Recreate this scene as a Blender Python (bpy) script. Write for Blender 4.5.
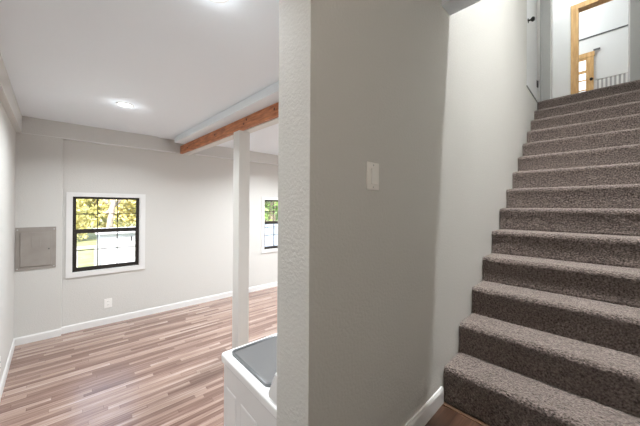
import bpy, bmesh, math, random
from mathutils import Vector, Matrix, noise
R = math.radians
random.seed(7)
for o in list(bpy.data.objects): bpy.data.objects.remove(o)
C = bpy.context.scene.collection
S = bpy.context.scene

# ---------------------------------------------------------------- camera
YAW, ROLL, PITCH, FPX = 0.8394528592, 0.0056612838, 0.0043454844, 271.7487
cd = bpy.data.cameras.new('camera'); cam = bpy.data.objects.new('camera', cd); C.objects.link(cam)
fh = Vector((math.cos(YAW), math.sin(YAW), 0)); rt = Vector((math.sin(YAW), -math.cos(YAW), 0)); up = Vector((0, 0, 1))
fw = fh*math.cos(PITCH) + up*math.sin(PITCH); uc = up*math.cos(PITCH) - fh*math.sin(PITCH)
xa = rt*math.cos(ROLL) + uc*math.sin(ROLL); ya = uc*math.cos(ROLL) - rt*math.sin(ROLL)
m = Matrix.Identity(4)
for i in range(3): m[i][0] = xa[i]; m[i][1] = ya[i]; m[i][2] = -fw[i]
cam.matrix_world = m
cd.sensor_width = 36; cd.lens = FPX*36/640; cd.shift_y = -(213-206.0)/640; cd.clip_start = .02; cd.clip_end = 200
S.camera = cam

# ---------------------------------------------------------------- world, sun, exposure
w = bpy.data.worlds.new('world'); S.world = w; w.use_nodes = True
nt = w.node_tree; bg = nt.nodes['Background']
sky = nt.nodes.new('ShaderNodeTexSky'); sky.sky_type = 'NISHITA'; sky.sun_disc = False
sky.sun_elevation = R(48); sky.sun_rotation = R(200); sky.air_density = 1.0; sky.dust_density = 3.0; sky.ozone_density = 1
nt.links.new(sky.outputs[0], bg.inputs[0]); bg.inputs[1].default_value = 1.2
sl = bpy.data.lights.new('sun', 'SUN'); sl.energy = 8.0; sl.angle = R(1); sl.color = (1, .94, .84)
so = bpy.data.objects.new('sun', sl); C.objects.link(so); so.rotation_euler = (R(42), 0, R(-20)); so.location = (0, -5, 12)
S.view_settings.view_transform = 'Standard'; S.view_settings.look = 'None'
S.view_settings.gamma = 1; S.view_settings.exposure = 0.0
try: S.view_settings.use_curve_mapping = False
except Exception: pass
A_ROOM, A_STAIR = 46, 96
# lamp powers (W): lower-room downlights, stairwell, entry landing, upstairs hall, far upstairs room
P_ROOM, P_STAIR, P_ENTRY, P_HALL, P_FAR = .8, 16, 23, 62, 64

# ---------------------------------------------------------------- materials
def mat(name, col=(.8, .8, .8), rough=.6, metal=0, **k):
    m = bpy.data.materials.new(name); m.use_nodes = True
    b = m.node_tree.nodes['Principled BSDF']
    b.inputs['Base Color'].default_value = (*col, 1); b.inputs['Roughness'].default_value = rough; b.inputs['Metallic'].default_value = metal
    for a, v in k.items(): b.inputs[a.replace('_', ' ')].default_value = v
    return m
def N(m, t, **k):
    n = m.node_tree.nodes.new(t)
    for a, v in k.items():
        if a in n.inputs: n.inputs[a].default_value = v
        else: setattr(n, a, v)
    return n
def L(m, a, b): m.node_tree.links.new(a, b)
def bump(m, scale=60, strength=.3, dist=.002, detail=3, height=None):
    b = m.node_tree.nodes['Principled BSDF']
    tc = N(m, 'ShaderNodeTexCoord')
    bp = N(m, 'ShaderNodeBump'); bp.inputs['Strength'].default_value = strength; bp.inputs['Distance'].default_value = dist
    n = N(m, 'ShaderNodeTexNoise'); n.inputs['Scale'].default_value = scale; n.inputs['Detail'].default_value = detail
    L(m, tc.outputs['Object'], n.inputs['Vector']); L(m, n.outputs['Fac'], bp.inputs['Height']); L(m, bp.outputs['Normal'], b.inputs['Normal'])
    return n
def tint(m, c1, c2, scale, detail=4, stretch=None, lo=.3, hi=.7):
    b = m.node_tree.nodes['Principled BSDF']
    tc = N(m, 'ShaderNodeTexCoord'); n = N(m, 'ShaderNodeTexNoise'); n.inputs['Scale'].default_value = scale; n.inputs['Detail'].default_value = detail
    if stretch:
        mp = N(m, 'ShaderNodeMapping'); mp.inputs['Scale'].default_value = stretch
        L(m, tc.outputs['Object'], mp.inputs['Vector']); L(m, mp.outputs[0], n.inputs['Vector'])
    else: L(m, tc.outputs['Object'], n.inputs['Vector'])
    r = N(m, 'ShaderNodeValToRGB'); r.color_ramp.elements[0].position = lo; r.color_ramp.elements[1].position = hi
    r.color_ramp.elements[0].color = (*c1, 1); r.color_ramp.elements[1].color = (*c2, 1)
    L(m, n.outputs['Fac'], r.inputs[0]); L(m, r.outputs[0], b.inputs['Base Color'])

M = {}
M['wall'] = mat('wall_paint', (.655, .648, .622), .75); bump(M['wall'], 85, .55, .004)
M['ceil'] = mat('ceiling_paint', (.86, .91, .95), .85); bump(M['ceil'], 40, .1, .002)
M['trim'] = mat('white_trim_paint', (.80, .80, .79), .4)
M['uwall'] = mat('upstairs_wall_paint', (.82, .82, .80), .7)
M['post'] = mat('post_paint', (.70, .69, .66), .55); bump(M['post'], 30, .1, .001)
M['black'] = mat('black_window_frame', (.022, .017, .014), .4)
M['plastic'] = mat('white_plastic', (.90, .89, .86), .35)
M['slot'] = mat('dark_slot', (.05, .05, .05), .6)
M['panel'] = mat('grey_panel_paint', (.30, .285, .265), .5); tint(M['panel'], (.30, .272, .245), (.37, .34, .31), 6)
M['enamel'] = mat('white_enamel', (.88, .89, .90), .22)
M['greyplastic'] = mat('grey_plastic', (.30, .31, .32), .35)
M['lidframe'] = mat('lid_frame_grey', (.09, .095, .10), .25)
M['steel'] = mat('tub_steel', (.55, .56, .57), .3, 1.0)
M['knob'] = mat('black_knob', (.01, .01, .01), .3, .3)
M['grail'] = mat('grey_rail', (.12, .12, .12), .5)
M['baluster'] = mat('grey_baluster_paint', (.42, .42, .41), .5)
M['casing'] = mat('casing_shade_tone', (.38, .385, .38), .5)  # grey base colour carries the shade on the doorway casing
M['doorwhite'] = mat('white_door_paint', (.90, .91, .92), .3)
M['wood'] = mat('stained_beam', (.3, .12, .05), .5); tint(M['wood'], (.30, .090, .032), (.66, .27, .12), 5, 6, (1.2, 1.2, 9))
M['knot'] = mat('beam_knot', (.07, .02, .01), .6)
M['pine'] = mat('pine_trim', (.6, .35, .12), .45); tint(M['pine'], (.50, .27, .085), (.74, .47, .20), 4, 5, (6, 6, 1))
M['brass'] = mat('bronze_strip', (.09, .05, .03), .4)

# laminate planks: rows across Y, boards along X
def laminate(name, cols, rough=.3, strip=.047, length=.75):
    m = mat(name, (1, 1, 1), rough); b = m.node_tree.nodes['Principled BSDF']
    tc = N(m, 'ShaderNodeTexCoord'); sx = N(m, 'ShaderNodeSeparateXYZ'); L(m, tc.outputs['Object'], sx.inputs[0])
    def mth(op, a, bb=None):
        n = N(m, 'ShaderNodeMath', operation=op)
        for i, v in enumerate((a, bb)):
            if v is None: continue
            if isinstance(v, (int, float)): n.inputs[i].default_value = v
            else: L(m, v, n.inputs[i])
        return n.outputs[0]
    row = mth('FLOOR', mth('DIVIDE', sx.outputs['Y'], strip))
    wn = N(m, 'ShaderNodeTexWhiteNoise', noise_dimensions='1D'); L(m, row, wn.inputs['W'])
    xs = mth('DIVIDE', mth('ADD', sx.outputs['X'], mth('MULTIPLY', wn.outputs['Value'], 7.0)), length)
    cell = mth('FLOOR', xs)
    cv = N(m, 'ShaderNodeCombineXYZ'); L(m, row, cv.inputs[0]); L(m, cell, cv.inputs[1])
    w2 = N(m, 'ShaderNodeTexWhiteNoise', noise_dimensions='3D'); L(m, cv.outputs[0], w2.inputs['Vector'])
    mp = N(m, 'ShaderNodeMapping'); mp.inputs['Scale'].default_value = (1.6, 38, 1); L(m, tc.outputs['Object'], mp.inputs['Vector'])
    off = N(m, 'ShaderNodeVectorMath', operation='ADD'); L(m, mp.outputs[0], off.inputs[0])
    sc = N(m, 'ShaderNodeVectorMath', operation='SCALE'); L(m, w2.outputs['Color'], sc.inputs[0]); sc.inputs['Scale'].default_value = 9
    L(m, sc.outputs[0], off.inputs[1])
    gn = N(m, 'ShaderNodeTexNoise'); gn.inputs['Scale'].default_value = 1.6; gn.inputs['Detail'].default_value = 6; gn.inputs['Roughness'].default_value = .6
    L(m, off.outputs[0], gn.inputs['Vector'])
    v = mth('ADD', mth('MULTIPLY', w2.outputs['Value'], .48), mth('MULTIPLY', mth('SUBTRACT', gn.outputs['Fac'], .22), 1.0))
    r = N(m, 'ShaderNodeValToRGB'); e = r.color_ramp.elements
    e[0].position = .1; e[0].color = (*cols[0], 1); e[1].position = .95; e[1].color = (*cols[-1], 1)
    for i, c in enumerate(cols[1:-1]):
        q = e.new(.1+.85*(i+1)/(len(cols)-1)); q.color = (*c, 1)
    L(m, v, r.inputs[0])
    # thin seams
    fy = mth('FRACT', mth('DIVIDE', sx.outputs['Y'], strip)); fx = mth('FRACT', xs)
    seam = mth('MAXIMUM', mth('LESS_THAN', fy, .035), mth('LESS_THAN', fx, .004))
    mx = N(m, 'ShaderNodeMixRGB'); mx.blend_type = 'MULTIPLY'; mx.inputs[2].default_value = (.55, .5, .48, 1)
    L(m, seam, mx.inputs[0]); L(m, r.outputs[0], mx.inputs[1]); L(m, mx.outputs[0], b.inputs['Base Color'])
    bp = N(m, 'ShaderNodeBump'); bp.inputs['Strength'].default_value = .12; bp.inputs['Distance'].default_value = .001
    L(m, gn.outputs['Fac'], bp.inputs['Height']); L(m, bp.outputs['Normal'], b.inputs['Normal'])
    return m
M['floor'] = laminate('multi_strip_laminate', [(.115, .060, .045), (.235, .142, .112), (.38, .262, .213), (.62, .50, .44)], .23)
M['floor'].node_tree.nodes['Principled BSDF'].inputs['Specular IOR Level'].default_value = .85
M['landing'] = laminate('dimmed_brown_laminate', [(.016, .007, .004), (.05, .024, .014), (.14, .075, .05)], .35, .19, 1.2)  # wide brown planks, palette darkened to carry the landing's dim light

# carpet
M['carpet'] = mat('brown_carpet', (.12, .09, .08), 1.0)
cb = M['carpet'].node_tree.nodes['Principled BSDF']
tint(M['carpet'], (.042, .032, .028), (.275, .222, .203), 105, 6, None, .34, .70)
cb.inputs['Sheen Weight'].default_value = .35; cb.inputs['Sheen Roughness'].default_value = .5; cb.inputs['Sheen Tint'].default_value = (.95, .88, .82, 1)
cb.inputs['Specular IOR Level'].default_value = .1
bump(M['carpet'], 110, 1.0, .02, 5)

def glass(name, tintc=(1, 1, 1), gloss=.06):
    m = bpy.data.materials.new(name); m.use_nodes = True; t = m.node_tree; t.nodes.clear()
    o = t.nodes.new('ShaderNodeOutputMaterial'); mx = t.nodes.new('ShaderNodeMixShader'); tr = t.nodes.new('ShaderNodeBsdfTransparent'); gl = t.nodes.new('ShaderNodeBsdfGlossy')
    fr = t.nodes.new('ShaderNodeFresnel'); fr.inputs[0].default_value = 1.45
    tr.inputs[0].default_value = (*tintc, 1); gl.inputs['Roughness'].default_value = gloss
    t.links.new(fr.outputs[0], mx.inputs[0]); t.links.new(tr.outputs[0], mx.inputs[1]); t.links.new(gl.outputs[0], mx.inputs[2]); t.links.new(mx.outputs[0], o.inputs[0])
    return m
M['glass'] = glass('window_glass', (.97, .98, .98), .01)
M['lidglass'] = mat('smoked_lid_glass', (.25, .255, .26), .12, Transmission_Weight=.35, Specular_IOR_Level=.8)
def emit(name, col, s):
    m = bpy.data.materials.new(name); m.use_nodes = True; b = m.node_tree.nodes['Principled BSDF']
    b.inputs['Emission Color'].default_value = (*col, 1); b.inputs['Emission Strength'].default_value = s; b.inputs['Base Color'].default_value = (.9, .9, .9, 1); return m
M['lamp'] = emit('lamp_diffuser', (1, .97, .92), 7)
M['grass'] = mat('lawn', (.10, .18, .04), .9); tint(M['grass'], (.13, .15, .06), (.27, .27, .13), 3)
M['bark'] = mat('bark', (.28, .22, .17), .9); tint(M['bark'], (.16, .12, .09), (.42, .36, .29), 5, 5, (3, 3, 1))
M['leaf1'] = mat('yellow_green_leaves', (.42, .42, .08), .6); tint(M['leaf1'], (.42, .40, .12), (.88, .76, .36), .8)
M['leaf2'] = mat('green_leaves', (.16, .28, .06), .6); tint(M['leaf2'], (.09, .19, .04), (.30, .42, .10), .8)
M['fence'] = mat('pale_fence_paint', (.34, .39, .47), .5)
M['siding'] = mat('white_siding', (.56, .57, .59), .5)

# ---------------------------------------------------------------- mesh helpers
TS = 0.0288781      # frame of the stair wall and stairs
TB = -0.0047298     # frame of the lower room's back wall
TM = R(3.106885)    # frame of the beam and post
TL = 1.6167184 - math.pi/2   # frame of the left wall

def box(bm, x0, x1, y0, y1, z0, z1, bev=0, seg=2):
    a = [(x0, y0, z0), (x1, y0, z0), (x1, y1, z0), (x0, y1, z0), (x0, y0, z1), (x1, y0, z1), (x1, y1, z1), (x0, y1, z1)]
    v = [bm.verts.new(p) for p in a]
    fs = [bm.faces.new([v[i] for i in f]) for f in ((0, 3, 2, 1), (4, 5, 6, 7), (0, 1, 5, 4), (1, 2, 6, 5), (2, 3, 7, 6), (3, 0, 4, 7))]
    if bev:
        ed = list({e for f in fs for e in f.edges})
        bmesh.ops.bevel(bm, geom=ed, offset=bev, segments=seg, affect='EDGES', profile=.5)
    return v
def prism(bm, pts, axis, a, b):
    """polygon extruded along an axis ('x','y','z')"""
    def P(p, t): return {'x': (t, p[0], p[1]), 'y': (p[0], t, p[1]), 'z': (p[0], p[1], t)}[axis]
    v0 = [bm.verts.new(P(p, a)) for p in pts]; v1 = [bm.verts.new(P(p, b)) for p in pts]
    bm.faces.new(v0); bm.faces.new(v1[::-1]); n = len(pts)
    for i in range(n): bm.faces.new((v0[i], v0[(i+1) % n], v1[(i+1) % n], v1[i]))
def lathe(bm, prof, c=(0, 0, 0), axis='z', n=32):
    rings = []
    for r, h in prof:
        ring = []
        for i in range(n):
            a = 2*math.pi*i/n; x, y = r*math.cos(a), r*math.sin(a)
            p = {'z': (x, y, h), 'y': (x, h, y), 'x': (h, x, y)}[axis]
            ring.append(bm.verts.new((c[0]+p[0], c[1]+p[1], c[2]+p[2])))
        rings.append(ring)
    for a, b in zip(rings, rings[1:]):
        for i in range(n): bm.faces.new((a[i], a[(i+1) % n], b[(i+1) % n], b[i]))
    for ring in (rings[0], rings[-1]):
        try: bm.faces.new(ring)
        except Exception: pass
BASE = {}
def thing(name, label, cat, base=(0, 0, 0), th=0, group=None, kind=None):
    o = bpy.data.objects.new(name, None); C.objects.link(o); o.empty_display_size = .05
    rot = Matrix.Rotation(th, 3, 'Z'); o.location = rot @ Vector(base); o.rotation_euler = (0, 0, th)
    if label: o['label'] = label
    if cat: o['category'] = cat
    if group: o['group'] = group
    if kind: o['kind'] = kind
    BASE[o.name] = Vector(base); return o
def obj(name, bm, material, parent=None, base=None, th=0, smooth=False, label=None, cat=None, group=None, kind=None):
    """mesh given in frame coordinates (rotated by th about the vertical axis)"""
    b = BASE[parent.name] if parent else Vector(base or (0, 0, 0))
    bmesh.ops.recalc_face_normals(bm, faces=bm.faces[:])
    for v in bm.verts: v.co -= b
    me = bpy.data.meshes.new(name); bm.to_mesh(me); bm.free(); me.materials.append(material)
    o = bpy.data.objects.new(name, me); C.objects.link(o)
    if smooth:
        for p in me.polygons: p.use_smooth = True
    if parent: o.parent = parent; BASE[o.name] = b
    else:
        rot = Matrix.Rotation(th, 3, 'Z'); o.location = rot @ b; o.rotation_euler = (0, 0, th); BASE[o.name] = b
    for k, v in (('label', label), ('category', cat), ('group', group), ('kind', kind)):
        if v: o[k] = v
    return o
def bx(*a, **k):
    bm = bmesh.new(); box(bm, *a, **k); return bm
def boxes(*lst):
    bm = bmesh.new()
    for b in lst: box(bm, *b)
    return bm
def struct(name, bm, m, th=0, base=None): return obj(name, bm, m, th=th, base=base, kind='structure')

# heights
FL, LAND, CEIL, UP, UCEIL = -1.70, -1.149, 1.098, 1.511, 4.70
LCEIL = 1.235

# ---------------------------------------------------------------- lower room shell
YB = 4.9707
struct('floor', bx(-2.2, 6.2, .80, 5.05, FL-.12, FL), M['floor'], TB)
# windows' openings in back wall (x0,x1,z0,z1)
W1 = (-.060, .716, -.908, .128); W2 = (2.872, 3.648, -.890, .146)
struct('wall_back', boxes(
    (-.75, W1[0], YB, YB+.20, FL-.12, CEIL+.12), (W1[0], W1[1], YB, YB+.20, FL-.12, W1[2]), (W1[0], W1[1], YB, YB+.20, W1[3], CEIL+.12),
    (W1[1], W2[0], YB, YB+.20, FL-.12, CEIL+.12), (W2[0], W2[1], YB, YB+.20, FL-.12, W2[2]), (W2[0], W2[1], YB, YB+.20, W2[3], CEIL+.12),
    (W2[1], 6.2, YB, YB+.20, FL-.12, CEIL+.12)), M['wall'], TB)
struct('wall_back_projection', bx(-.60, -.158, YB-.055, YB, FL, .893, bev=.004), M['wall'], TB)
bm = bmesh.new()
prism(bm, [(-.60, .893), (1.20, .893), (1.17, .907), (.93, CEIL), (-.60, CEIL)], 'y', YB-.058, YB)
struct('soffit_back', bm, M['wall'], TB)
bm = bmesh.new(); box(bm, 1.50, 6.0, YB-.058, YB, .905, CEIL)
struct('soffit_back_far', bm, M['wall'], TB)
struct('trim_ledge', boxes((-.157, 1.19, YB-.066, YB-.0, .881, .893), (1.50, 6.0, YB-.066, YB, .893, .905), (-.600, -.157, YB-.0615, YB-.05, .886, .893)), M['trim'], TB)
struct('wall_left', bx(-.525, -.325, 1.55, 4.99, FL-.12, CEIL+.12), M['wall'], TL)
struct('soffit_left', bx(-.325, -.275, 1.55, 4.955, .886, CEIL, bev=.003), M['wall'], TL)
struct('wall_entry_end', bx(-1.55, -.42, 1.40, 1.60, FL-.12, CEIL+.12), M['wall'])
struct('wall_right', bx(6.0, 6.2, .6, 5.1, FL-.12, CEIL+.12), M['wall'])
struct('ceiling', bx(-1.6, 6.2, .86, 5.1, CEIL, CEIL+.12), M['ceil'])
def baseboard(name, segs, th=0):
    bm = bmesh.new()
    for s in segs:
        ax, a, b, face, out, z = s    # runs along ax from a to b, back face at 'face', thickness sign out
        t = .013*out; pr = [(face, z), (face+t, z), (face+t, z+.078), (face+t*.45, z+.094), (face, z+.094)]
        if ax == 'x': prism(bm, pr, 'x', a, b)
        else: prism(bm, pr, 'y', a, b)
    return struct(name, bm, M['trim'], th)
baseboard('baseboard_back', [('x', -.160, 6.0, YB, -1, FL), ('x', -.60, -.158, YB-.055, -1, FL)], TB)
bm = bmesh.new(); prism(bm, [(-.325, FL), (-.312, FL), (-.312, FL+.078), (-.319, FL+.094), (-.325, FL+.094)], 'y', 1.6, 4.90)
struct('baseboard_left', bm, M['trim'], TL)

# middle wall between stairs and lower room, its end face towards the camera
A0 = .590
struct('wall_middle', boxes((A0, 1.743, .67, .85, FL-.12, 1.5), (1.743, 4.12, .67, .85, FL-.12, UCEIL+.1), (4.12, 5.12, .67, .85, FL-.12, 1.500)), M['wall'], TS)
struct('wall_upper_recess', bx(4.12, 5.12, .765, .85, 1.500, UCEIL+.1), M['uwall'], TS)
baseboard_m = bmesh.new(); z = LAND
prism(baseboard_m, [(.67, z), (.657, z), (.657, z+.078), (.663, z+.094), (.67, z+.094)], 'x', A0, 1.640)
struct('baseboard_middle', baseboard_m, M['trim'], TS)

# entry landing
struct('floor_landing', bx(-1.5, 1.75, -1.3, .67, FL-.12, LAND), M['landing'], TS)
struct('floor_entry_step', boxes((-1.5, .57, .67, 1.11, FL, LAND-.184), (-1.5, .57, 1.11, 1.38, FL, LAND-.368), (-1.5, .585, .67, .86, LAND-.184, LAND)), M['landing'])
struct('trim_stair_strip', bx(1.618, 1.640, -.35, .655, LAND, LAND+.004), M['brass'], TS)
struct('ceiling_landing', boxes((-1.5, 1.743, -1.3, .67, LCEIL, UP), (1.620, 1.743, -.36, .67, 1.196, LCEIL), (-1.5, A0, .67, .88, CEIL, UP)), M['ceil'], TS)
struct('wall_rear', bx(-1.7, -1.5, -1.5, 1.6, FL, UP), M['wall'])
struct('wall_entry_right', boxes((-1.7, 1.5, -1.5, -1.3, FL, UP), (1.3, 1.5, -1.3, -.36, FL, UP)), M['wall'], TS)
struct('wall_stair_right', bx(1.5, 5.12, -.52, -.36, FL, UCEIL+.1), M['wall'], TS)
struct('wall_stair_front', bx(1.643, 1.743, -.40, .70, UP, UCEIL+.1), M['wall'], TS)
struct('ceiling_upper', bx(1.6, 8.7, -1.8, 1.9, UCEIL, UCEIL+.1), M['ceil'], TS)

# ---------------------------------------------------------------- upstairs
struct('floor_upper', boxes((4.86+.2457, 8.7, -1.8, 1.9, UP-.2, UP-.002),), M['floor'], TS)
struct('wall_upper_doorway', boxes((5.12, 5.25, .554, 1.7, UP-.2, UCEIL), (5.12, 5.25, -1.7, -.207, UP-.2, UCEIL), (5.12, 5.25, -.207, .554, UP+2.1, UCEIL)), M['uwall'], TS)
# painted casing of the doorway at the head of the stairs
dr = thing('door_1', None, None, (5.12, .55, UP), TS, kind='structure')
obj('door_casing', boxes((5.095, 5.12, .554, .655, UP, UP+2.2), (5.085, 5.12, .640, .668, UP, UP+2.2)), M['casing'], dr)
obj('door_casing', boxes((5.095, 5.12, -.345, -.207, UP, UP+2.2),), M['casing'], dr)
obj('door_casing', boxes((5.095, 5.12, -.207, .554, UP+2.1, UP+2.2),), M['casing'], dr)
obj('door_jamb', boxes((5.10, 5.26, .544, .556, UP, UP+2.1), (5.10, 5.26, -.209, -.197, UP, UP+2.1)), M['trim'], dr)
# open leaf folded back along the wall
lf = obj('door_leaf', bx(4.315, 5.065, .700, .735, UP+.005, UP+2.05, bev=.003), M['doorwhite'], dr)
bm = bmesh.new(); lathe(bm, [(.002, -.072), (.020, -.070), (.030, -.055), (.030, -.045), (.020, -.034), (.010, -.028), (.010, -.008), (.028, -.006), (.028, 0)], (4.385, .700, UP+.93), 'y', 20)
obj('door_knob', bm, M['knob'], dr, smooth=True)
for hz in (.32, 1.75):
    bm = bmesh.new(); lathe(bm, [(.008, -.05), (.008, .05)], (5.076, .692, UP+hz), 'z', 12); box(bm, 5.03, 5.076, .696, .700, UP+hz-.05, UP+hz+.05)
    obj('hinge', bm, M['knob'], dr)
# hall far wall with pine cased opening
HA = 6.5
struct('wall_hall', boxes((HA, HA+.12, .40, 1.9, UP, UCEIL), (HA, HA+.12, -1.8, -.62, UP, UCEIL), (HA, HA+.12, -.62, .40, 3.50, UCEIL)), M['uwall'], TS)
pr_ = thing('door_2', None, None, (HA, 0, UP), TS, kind='structure')
obj('door_casing', bx(HA-.02, HA+.14, .330, .428, UP, 3.478, bev=.003), M['pine'], pr_)
obj('door_casing', bx(HA-.02, HA+.14, -.70, -.60, UP, 3.478, bev=.003), M['pine'], pr_)
obj('door_casing', bx(HA-.02, HA+.14, -.70, .428, 3.478, 3.565, bev=.003), M['pine'], pr_)
struct('wall_upper_left', bx(5.12, 8.7, 1.7, 1.9, UP, UCEIL), M['uwall'], TS)
struct('wall_upper_right', bx(5.12, 8.7, -1.8, -1.6, UP, UCEIL), M['uwall'], TS)
FA = 8.5
struct('wall_upper_far', bx(FA, FA+.2, -1.8, 1.9, UP-.2, UCEIL), M['uwall'], TS)
struct('trim_rail', bx(FA-.02, FA, -1.2, 1.2, 3.805, 3.828), M['grail'], TS)
# pine glazed door against the far wall
d3 = thing('door_3', None, None, (FA, .6, UP), TS, kind='structure')
X0, X1_, Y0_, Y1_ = FA-.045, FA-.002, .185, 1.02
obj('door_leaf', boxes((X0, X1_, Y0_, .308, UP+.01, 3.36), (X0, X1_, .90, Y1_, UP+.01, 3.36), (X0, X1_, .308, .90, 3.32, 3.36), (X0, X1_, .308, .90, 3.03, 3.09),
     (X0, X1_, .308, .90, 2.86, 2.885), (X0, X1_, .308, .90, 2.64, 2.665), (X0, X1_, .308, .90, 2.42, 2.445), (X0, X1_, .308, .90, UP+.01, 2.22),
     (X0, X1_, .44, .455, 2.22, 3.03), (X0, X1_, .62, .635, 2.22, 3.03)), M['pine'], d3)
obj('door_casing', boxes((FA-.05, FA, .17, 1.14, 3.365, 3.47), (FA-.05, FA, 1.03, 1.14, UP, 3.365)), M['pine'], d3)
obj('pane', bx(FA-.025, FA-.02, .308, .90, 2.22, 3.32), emit('pane_daylight_glow', (.85, .95, 1), 1.1), d3)  # pane emits by itself, standing in for daylight behind the glass
bm = bmesh.new(); lathe(bm, [(.002, -.07), (.022, -.068), (.03, -.05), (.022, -.032), (.01, -.025), (.01, -.004), (.025, -.002), (.025, 0)], (X0, .222, 2.855), 'x', 16)
obj('door_knob', bm, M['knob'], d3, smooth=True)
obj('track', bx(FA-.06, FA-.03, .085, .19, 3.475, 3.505), M['grail'], d3)
struct('trim_upper_floor_edge', bx(4.12, 4.86, .664, .672, 1.492, 1.508), M['grail'], TS)
# railing
rl = thing('stair_railing', 'white railing with grey slats beyond the upper doorway', 'railing', (7.45, -.2, UP), TS)
obj('rail', bx(7.43, 7.47, -1.0, .16, 2.478, 2.500, bev=.004), M['trim'], rl)
obj('bottom_rail', bx(7.43, 7.47, -1.0, .16, UP, UP+.05, bev=.004), M['trim'], rl)
for i in range(17):
    y = .106-.0565*i
    obj('baluster', bx(7.44, 7.46, y-.0135, y+.0135, UP+.05, 2.478), M['baluster'], rl)

# ---------------------------------------------------------------- beam, post
struct('soffit_beam', bx(1.41, 1.72, .95, 4.68, 1.012, CEIL, bev=.003), M['ceil'], TM)
wb = obj('wooden_beam', bx(1.56, 1.60, .95, 4.885, .884, 1.012, bev=.003), M['wood'], base=(1.58, 2.9, .884), th=TM,
    label='reddish brown stained wooden beam board on top of the white post', cat='beam')
bm = bmesh.new()
for i, y in enumerate((4.55, 4.28, 3.55, 2.79, 2.73, 2.2)):
    zz = .935+.05*((i*37) % 10)/10
    lathe(bm, [(.013, 0), (.009, -.0015)], (1.56, y, zz), 'x', 12)
obj('bolt_head', bm, M['knot'], wb, label='dark round knots and bolt heads along the beam')
struct('beam_white', bx(1.60, 1.70, .95, 4.885, .876, 1.012, bev=.002), M['post'], TM)
pv = thing('support_post', 'square off-white painted post holding up the wooden beam', 'post', (1.618, 2.937, FL), TM)
obj('shaft', bx(1.550, 1.686, 2.866, 3.009, FL, .8835, bev=.004), M['post'], pv)

# ---------------------------------------------------------------- windows
def window(name, W, casing):
    x0, x1, z0, z1 = W
    o = thing(name, None, None, ((x0+x1)/2, YB, z0), TB, kind='structure')
    c = .062; y0, y1 = YB-.018, YB
    obj('window_casing', boxes((x0-c, x0, y0, y1, z0-c, z1+c*.9), (x1, x1+c, y0, y1, z0-c, z1+c*.9), (x0, x1, y0, y1, z1, z1+c*.9), (x0, x1, y0, y1, z0-c, z0)), M['trim'], o)
    t = .012; ya, yb = YB, YB+.20
    obj('window_jamb', boxes((x0, x0+t*.2, ya, yb, z0, z1), (x1-.014, x1, ya, yb, z0, z1), (x0, x1-.014, ya, yb, z1-t*.2, z1), (x0, x1, ya, yb, z0, z0+t*.2)), M['trim'], o)
    a0, a1, b0, b1 = x0+.003, x1-.015, z0+.003, z1-.003; f = .018; yy0, yy1 = YB+.035, YB+.095
    fr = obj('window_frame', boxes((a0, a0+f, yy0, yy1, b0, b1), (a1-f, a1, yy0, yy1, b0, b1), (a0+f, a1-f, yy0, yy1, b1-f, b1), (a0+f, a1-f, yy0, yy1, b0, b0+f)), M['black'], o)
    zm = b0+(b1-b0)*.535
    def sash(nm, y, s0, s1, st, bot, top):
        s = obj(nm, boxes((a0+f, a0+f+st, y, y+.022, s0, s1), (a1-f-st, a1-f, y, y+.022, s0, s1), (a0+f+st, a1-f-st, y, y+.022, s1-top, s1), (a0+f+st, a1-f-st, y, y+.022, s0, s0+bot)), M['black'], o)
        g0, g1, h0, h1 = a0+f+st, a1-f-st, s0+bot, s1-top
        bm = bmesh.new(); k = .0055
        for i in (1, 2):
            xx = g0+(g1-g0)*i/3; box(bm, xx-k, xx+k, y+.004, y+.018, h0, h1)
        zz = (h0+h1)/2; box(bm, g0, g1, y+.005, y+.017, zz-k, zz+k)
        obj('muntin', bm, M['black'], s)
        obj('pane', bx(g0, g1, y+.010, y+.012, h0, h1), M['glass'], s)
        return s
    sash('lower_sash', YB+.042, b0+f, zm+.030, .026, .034, .058)
    sash('upper_sash', YB+.068, zm-.024, b1-f, .016, .050, .010)
    return o
window('window_1', W1, 0); window('window_2', W2, 0)

# ---------------------------------------------------------------- electrical panel, outlets, switch
F0 = YB-.055
ep = thing('breaker_panel', 'flat grey metal breaker panel cover set on the left end of back wall', 'breaker panel', (-.392, F0, -.798), TB)
obj('cover', bx(-.569, -.213, F0-.010, F0, -.798, -.270, bev=.002), M['panel'], ep)
dl = obj('door', bx(-.528, -.252, F0-.022, F0-.0102, -.755, -.335, bev=.003), M['panel'], ep)
obj('label_plate', bx(-.430, -.352, F0-.028, F0-.0222, -.515, -.385, bev=.001), M['panel'], dl)
obj('latch', bx(-.283, -.273, F0-.026, F0-.0222, -.555, -.54, bev=.001), M['slot'], dl)
for sx_ in (-.552, -.232):
    for sz in (-.775, -.30):
        bm = bmesh.new(); lathe(bm, [(.007, 0), (.007, -.003), (.004, -.004)], (sx_, F0-.0102, sz), 'y', 12); obj('screw', bm, M['steel'], ep)
def outlet(base, label, th=TB, axis='y'):
    x, y, zc = base
    o = thing('wall_outlet', label, 'outlet', base, th)
    def bb(a0, a1, d0, d1, z0, z1, **k):   # a along the wall, d depth towards the room (positive)
        if axis == 'y': return bx(x+a0, x+a1, y-d1, y-d0, zc+z0, zc+z1, **k)
        return bx(x+d0, x+d1, y+a0, y+a1, zc+z0, zc+z1, **k)
    obj('cover_plate', bb(-.045, .045, 0, .006, -.065, .065, bev=.002), M['plastic'], o)
    for s in (-.025, .025):
        r_ = obj('receptacle', bb(-.017, .017, .006, .008, s-.014, s+.014, bev=.002), M['plastic'], o)
        obj('slot', bb(-.008, -.005, .008, .0088, s-.004, s+.006), M['slot'], r_)
        obj('slot', bb(.005, .008, .008, .0088, s-.004, s+.006), M['slot'], r_)
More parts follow.
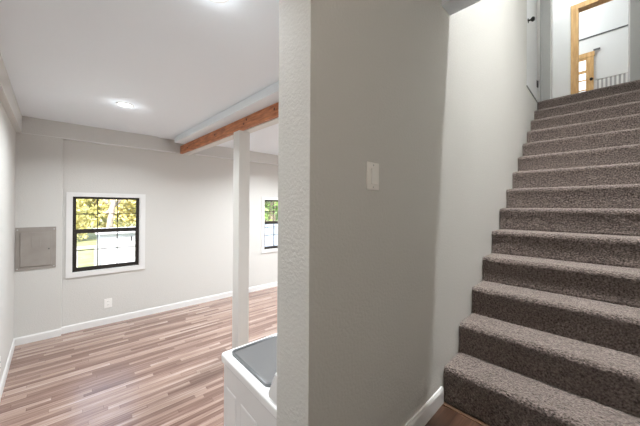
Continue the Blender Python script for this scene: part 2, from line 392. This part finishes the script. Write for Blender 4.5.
outlet((.330, YB, -1.403), 'white double outlet low on the back wall under the window')
outlet((-.325, 3.66, -1.40), 'white outlet low on left wall at the picture edge', TL, 'x')
sw = thing('light_switch', 'white light switch plate on the shaded wall beside the stairs', 'light switch', (.936, .67, .072), TS)
obj('switch_plate', bx(.895, .977, .664, .67, .072, .187, bev=.002), M['plastic'], sw)
rk = obj('rocker', bx(.919, .953, .660, .6640, .096, .163, bev=.0015), M['plastic'], sw)
for zz in (.084, .175):
    bm = bmesh.new(); lathe(bm, [(.0035, 0), (.0035, -.001)], (.936, .664, zz), 'y', 10); obj('screw', bm, M['steel'], sw)

# ---------------------------------------------------------------- carpeted stairs
X1, Z1, Q, RI = 1.6534, -.9429, .24574, .18878
st = thing('carpeted_staircase', 'dark taupe brown carpeted staircase climbing to the upper doorway', 'stairs', (X1, .15, LAND), TS)
YS0, YS1 = -.357, .667
for k in range(14):
    xn = X1+Q*k; zt = Z1+RI*k; h = (zt-LAND) if k == 0 else RI
    rr = .032; pts = []
    nz = max(8, int(h/.012))
    for i in range(nz): pts.append((xn+.006*math.sin(math.pi*i/nz), zt-h+(h-rr)*i/nz))
    for i in range(7):
        a = math.pi/2*i/6; pts.append((xn+rr-rr*math.cos(a), zt-rr+rr*math.sin(a)))
    nx = 18
    for i in range(1, nx+1): pts.append((xn+rr+(Q-rr+.004)*i/nx, zt))
    ny = 90 if k < 6 else 50
    bm = bmesh.new(); rows = []
    for j in range(ny+1):
        y = YS0+(YS1-YS0)*j/ny
        e = min(j, ny-j); ins = (.008, .003, .001)[e] if e < 3 else 0   # pile rolls over at the ends
        row = []
        for i, (px, pz) in enumerate(pts):
            n1 = noise.noise(Vector((px*30, y*30, pz*30)))*.0028+random.uniform(-.0016, .0016)
            last = i == 0 or i == len(pts)-1
            dx = 0 if last else (n1+ins*(1 if i < nz+4 else 0)); dz = 0 if last else (n1*(1 if i > nz-2 else .2)-ins*(1 if i > nz else 0))
            row.append(bm.verts.new((px+dx, y, pz+dz)))
        rows.append(row)
    for a, b in zip(rows, rows[1:]):
        for i in range(len(pts)-1): bm.faces.new((a[i], a[i+1], b[i+1], b[i]))
    # close sides, back and underside
    s0 = bm.verts.new((xn+Q+.004, YS0, zt-h)); s1 = bm.verts.new((xn+Q+.004, YS1, zt-h))
    bm.faces.new(rows[0]+[s0]); bm.faces.new(rows[-1]+[s1])
    bm.faces.new([rows[0][-1], s0, s1, rows[-1][-1]][::-1]) if False else None
    bm.faces.new([r_[0] for r_ in rows]+[s1, s0]); bm.faces.new([r_[-1] for r_ in rows]+[s1, s0])
    obj('step', bm, M['carpet'], st, smooth=True)

# ---------------------------------------------------------------- washing machine
WX0, WX1, WY0, WY1, WT = .607, 1.290, .905, 1.480, -.800
wm = thing('washing_machine', 'white top-loading washing machine with grey glass lid behind the wall end', 'washing machine', ((WX0+WX1)/2, (WY0+WY1)/2, FL), 0)
bm = bmesh.new()
box(bm, WX0+.004, WX1-.004, WY0, WY1-.004, FL+.03, WT-.03, bev=.018, seg=3)
obj('cabinet', bm, M['enamel'], wm, smooth=False)
# embossed side panels
for (a, b, t) in ((1.305, 1.435, -.965), (1.09, 1.265, -.965), (.935, 1.05, -.965)):
    bm = bmesh.new(); box(bm, WX0+.0015, WX0+.03, a, b, FL+.10, t, bev=.012, seg=4)
    obj('side_panel', bm, M['enamel'], wm)
# top frame with opening
LX0, LX1, LY0, LY1 = .634, 1.255, 1.045, 1.436
bm = bmesh.new()
for b in ((WX0-.006, WX1+.006, LY1-.02, WY1+.004), (WX0-.006, WX1+.006, WY0, LY0+.02), (WX0-.006, LX0+.03, LY0, LY1), (LX1-.03, WX1+.006, LY0, LY1)):
    box(bm, b[0], b[1], b[2], b[3], WT-.06, WT-.004, bev=.014, seg=4)
obj('top_panel', bm, M['enamel'], wm)
def rrect(x0, x1, y0, y1, r, n=6):
    p = []
    for cx_, cy_, a0 in ((x1-r, y1-r, 0), (x0+r, y1-r, 90), (x0+r, y0+r, 180), (x1-r, y0+r, 270)):
        for i in range(n+1): a = R(a0+90*i/n); p.append((cx_+r*math.cos(a), cy_+r*math.sin(a)))
    return p
lid = None
bm = bmesh.new()
o_, i_ = rrect(LX0, LX1, LY0, LY1, .03), rrect(LX0+.014, LX1-.014, LY0+.014, LY1-.014, .02)
vo = [[bm.verts.new((x, y, zz)) for x, y in o_] for zz in (WT-.004, WT+.010)]; vi = [[bm.verts.new((x, y, zz)) for x, y in i_] for zz in (WT-.004, WT+.008)]
n = len(o_)
for i in range(n):
    j = (i+1) % n
    bm.faces.new((vo[0][i], vo[0][j], vo[1][j], vo[1][i])); bm.faces.new((vi[0][i], vi[0][j], vi[1][j], vi[1][i]))
    bm.faces.new((vo[1][i], vo[1][j], vi[1][j], vi[1][i])); bm.faces.new((vo[0][i], vo[0][j], vi[0][j], vi[0][i]))
lid = obj('lid', bm, M['lidframe'], wm)
bm = bmesh.new(); prism(bm, i_, 'z', WT+.001, WT+.005); obj('glass', bm, M['lidglass'], lid)
# tub seen through the glass
bm = bmesh.new(); cx_, cy_ = (LX0+LX1)/2, (LY0+LY1)/2
lathe(bm, [(.185, -.01), (.175, -.012), (.170, -.05), (.180, -.40), (.01, -.41)], (cx_, cy_, WT-.02), 'z', 40); obj('tub', bm, M['steel'], wm, smooth=True)
bm = bmesh.new(); o4 = [(LX0-.002, LY0-.002), (LX1+.002, LY0-.002), (LX1+.002, LY1+.002), (LX0-.002, LY1+.002)]
ring = [(cx_+.184*math.cos(2*math.pi*i/40), cy_+.184*math.sin(2*math.pi*i/40)) for i in range(40)]
for i in range(40):
    def sq(p):
        dx, dy = p[0]-cx_, p[1]-cy_; s = min(((LX1-LX0)/2)/abs(dx) if dx else 9e9, ((LY1-LY0)/2)/abs(dy) if dy else 9e9); return (cx_+dx*s, cy_+dy*s)
    a, b = ring[i], ring[(i+1) % 40]; A, B = sq(a), sq(b)
    bm.faces.new([bm.verts.new((*q, zq)) for q, zq in ((a, WT-.031), (b, WT-.031), (B, WT-.012), (A, WT-.012))])
obj('tub_rim', bm, mat('light_grey_plastic', (.45, .46, .47), .4), wm)
bm = bmesh.new(); lathe(bm, [(.05, -.40), (.045, -.20), (.03, -.12), (.01, -.10)], (cx_, cy_, WT), 'z', 20); obj('agitator', bm, M['enamel'], wm, smooth=True)
bm = bmesh.new(); prism(bm, [(.907, WT-.004), (1.005, WT-.004), (.995, WT+.02), (.950, WT+.125), (.907, WT+.13)], 'x', WX0, WX1)
bmesh.ops.bevel(bm, geom=bm.edges[:], offset=.008, segments=3, affect='EDGES')
cs = obj('control_console', bm, M['enamel'], wm)
for i in range(3):
    bm = bmesh.new(); lathe(bm, [(.022, -.012), (.020, .022), (.004, .024)], (WX0+.17+i*.17, .972, WT+.065), 'y', 20); obj('dial', bm, M['greyplastic'], cs)
for fx_ in (WX0+.06, WX1-.06):
    for fy_ in (WY0+.06, WY1-.06):
        bm = bmesh.new(); lathe(bm, [(.022, 0), (.022, .035)], (fx_, fy_, FL), 'z', 14); obj('foot', bm, M['greyplastic'], wm)

# ---------------------------------------------------------------- ceiling lights
def downlight(a, n_, z, th, power, label, group=None, r=.062, area=0, spread=145, col=(.925, .97, 1)):
    o = thing('recessed_ceiling_light', label, 'ceiling light', (a, n_, z), th, group)
    bm = bmesh.new(); lathe(bm, [(r, -.003), (r+.004, -.007), (r+.018, -.005), (r+.020, 0)], (a, n_, z), 'z', 36); obj('trim_ring', bm, M['trim'], o, smooth=True)
    bm = bmesh.new(); lathe(bm, [(.001, -.0035), (r, -.0035), (r, -.0005)], (a, n_, z), 'z', 36); obj('diffuser', bm, M['lamp'], o)
    ld = bpy.data.lights.new('lamp_light', 'POINT'); ld.shadow_soft_size = r*.9; ld.energy = power; ld.color = col
    lo = bpy.data.objects.new('lamp_light', ld); C.objects.link(lo); lo.parent = o; lo.location = (0, 0, -.07)
    if area:
        ad = bpy.data.lights.new('lamp_light', 'AREA'); ad.shape = 'DISK'; ad.size = 2*r; ad.energy = area; ad.spread = R(spread); ad.color = col
        ao = bpy.data.objects.new('lamp_light', ad); C.objects.link(ao); ao.parent = o; ao.location = (0, 0, -.012)
    return o
downlight(.386, 3.602, CEIL, 0, P_ROOM, 'round lit recessed light in the ceiling nearest the back window', area=A_ROOM*.62)
downlight(.515, 1.385, CEIL, 0, P_ROOM, 'round lit recessed light at the top edge of the picture', area=A_ROOM*.5)
downlight(2.75, 3.60, CEIL, 0, P_ROOM, 'recessed light past the wooden beam', area=A_ROOM*1.25)
downlight(4.6, 3.60, CEIL, 0, P_ROOM, 'recessed light at the far right end of the lower room', area=A_ROOM)
downlight(4.0, 1.60, CEIL, 0, P_ROOM, 'recessed light behind the middle wall', area=A_ROOM)
downlight(-1.10, 1.12, CEIL, 0, P_ROOM, 'added unseen recessed light beside the entry left of the landing', area=11, spread=150)  # extra lamp, added to brighten the wall end and washer side
downlight(2.16, .10, UCEIL, TS, P_STAIR, 'recessed light high above the lower stairs', r=.09, area=A_STAIR, spread=80, col=(.98, .985, .97))
downlight(3.9, .10, UCEIL, TS, P_STAIR*.3, 'added unseen recessed light high above the upper stairs', r=.09, area=A_STAIR*.05, spread=100, col=(.98, .985, .97))  # second stairwell lamp, added to lift the stair wall and open door
downlight(-.55, -.45, LCEIL, TS, P_ENTRY, 'added unseen recessed light over the entry landing', col=(1, .86, .73))  # lamp added behind the camera to light the switch wall
downlight(5.85, .10, UCEIL, TS, P_HALL, 'recessed light in the upstairs hall ceiling', r=.1)
downlight(7.55, .95, UCEIL, TS, P_FAR, 'recessed light in the far upstairs room', r=.1)

# ---------------------------------------------------------------- outdoors
GZ = -1.80
struct('ground', bx(-25, 40, 5.2, 60, GZ-.2, GZ), M['grass'])
# white board fence (right of the view) and white shed
def fence(x0, x1, y, top, label):
    f_ = thing('board_fence', label, 'fence', ((x0+x1)/2, y, GZ), 0)
    nb = int((x1-x0)/.16)
    bm = bmesh.new()
    for i in range(nb):
        a = x0+(x1-x0)*i/nb; box(bm, a+.004, a+.152, y, y+.02, GZ+.05, top-.02)
    obj('boards', bm, M['fence'], f_)
    obj('rail', boxes((x0, x1, y-.03, y, top-.10, top-.02), (x0, x1, y-.04, y+.04, top-.02, top)), M['fence'], f_)
    for i in range(int((x1-x0)/1.6)+1):
        px_ = x0+1.6*i; obj('fence_post', bx(px_-.05, px_+.05, y+.02, y+.12, GZ, top+.05), M['fence'], f_)
fence(2.6, 9.0, 8.6, -.62, 'pale blue grey board fence outside seen through the narrow far window')
sh = thing('garden_shed', 'low white sided shed outside beyond the back window', 'shed', (1.6, 8.7, GZ), 0)
bm = bmesh.new(); box(bm, .42, 2.4, 8.2, 9.4, GZ, -.66)
for i in range(1, 8): box(bm, .42+i*.25-.006, .42+i*.25+.006, 8.192, 8.2, GZ, -.66)
obj('siding', bm, M['siding'], sh)
obj('roof', bx(.34, 2.48, 8.1, 9.5, -.66, -.60), M['siding'], sh)
obj('latch', bx(1.02, 1.045, 8.17, 8.192, -.86, -.74), M['knob'], sh)
pp = thing('porch_rail', 'grey painted post frame standing on the lawn outside the window', 'post frame', (.1, 8.0, GZ), 0)
for x in (.0, .34): obj('upright', bx(x-.03, x+.03, 7.97, 8.03, GZ, -.95), M['grail'] if False else mat('grey_post_paint', (.42, .42, .40), .6), pp)
obj('crossbar', bx(-.25, .40, 7.97, 8.03, -.95, -.90), mat('grey_bar_paint', (.42, .42, .40), .6), pp)

def tree(x, y, h, cr, leafm, label, seed, nleaf=3500, group='trees outside the windows', low=.32, ls=1, tr=1):
    rnd = random.Random(seed)
    t = thing('leafy_tree', label, 'tree', (x, y, GZ), 0, group)
    bm = bmesh.new()
    def limb(p, q, r0, r1, n=8):
        d = (q-p).normalized(); u = d.cross(Vector((.3, .9, .1))).normalized(); v = d.cross(u); segs = 5; prev = None
        bend = Vector((rnd.uniform(-.15, .15), rnd.uniform(-.15, .15), 0))
        for s in range(segs+1):
            f_ = s/segs; c = p.lerp(q, f_)+bend*math.sin(math.pi*f_); r_ = r0+(r1-r0)*f_
            ring = [bm.verts.new(c+(u*math.cos(2*math.pi*i/n)+v*math.sin(2*math.pi*i/n))*r_) for i in range(n)]
            if prev:
                for i in range(n): bm.faces.new((prev[i], prev[(i+1) % n], ring[(i+1) % n], ring[i]))
            prev = ring
    top = Vector((x+rnd.uniform(-.3, .3), y, GZ+h*.75)); limb(Vector((x, y, GZ)), top, (.16+cr*.03)*tr, .06*tr, 10)
    cl = []
    for k in range(9):
        f_ = low+(.92-low)/9*k; b = Vector((x, y, GZ)).lerp(top, f_)
        a = k*2.4+rnd.random(); e = b+Vector((math.cos(a)*cr*.8, math.sin(a)*cr*.8, h*(.12+.1*rnd.random()))); limb(b, e, .06, .02, 6); cl += [e, b.lerp(e, .6)]
    obj('trunk', bm, M['bark'], t, smooth=True)
    cl.append(top+Vector((0, 0, .3)))
    bm = bmesh.new()
    for i in range(nleaf):
        c = rnd.choice(cl); gs = lambda sd: max(-1.7*sd, min(1.7*sd, rnd.gauss(0, sd))); p = c+Vector((gs(cr*.27), gs(cr*.27), gs(cr*.24)))
        s = rnd.uniform(.05, .10)*ls; u = Vector((rnd.uniform(-1, 1), rnd.uniform(-1, 1), rnd.uniform(-1, 1))).normalized(); v = u.orthogonal().normalized()
        q = [p+u*s, p+v*s*.5, p-u*s, p-v*s*.5]; bm.faces.new([bm.verts.new(a) for a in q])
    obj('foliage', bm, leafm, t)
tree(.66, 11.2, 6.5, 1.1, M['leaf1'], 'pale trunked tree in the middle of the back window view', 2, 1300, tr=.55)
tree(-.9, 18.5, 6.0, 1.45, M['leaf1'], 'yellow green tree seen through the left panes of the back window', 1, 6500, low=.02, ls=1.7)
tree(2.9, 19.0, 6.0, 1.45, M['leaf1'], 'yellow green tree seen through the right panes of the back window', 11, 6500, low=.02, ls=1.7)
tree(1.0, 23.5, 7.0, 1.6, M['leaf1'], 'distant yellow green tree farthest behind the white shed', 12, 5000, low=.02, ls=1.9)
tree(7.0, 11.4, 6.0, 1.3, M['leaf2'], 'green tree filling the narrow far window', 6, 4500, low=.08, ls=1.3)
tree(12.2, 20.0, 6.5, 1.6, M['leaf2'], 'green tree farthest behind the board fence', 8, 5500, low=.02, ls=1.7)
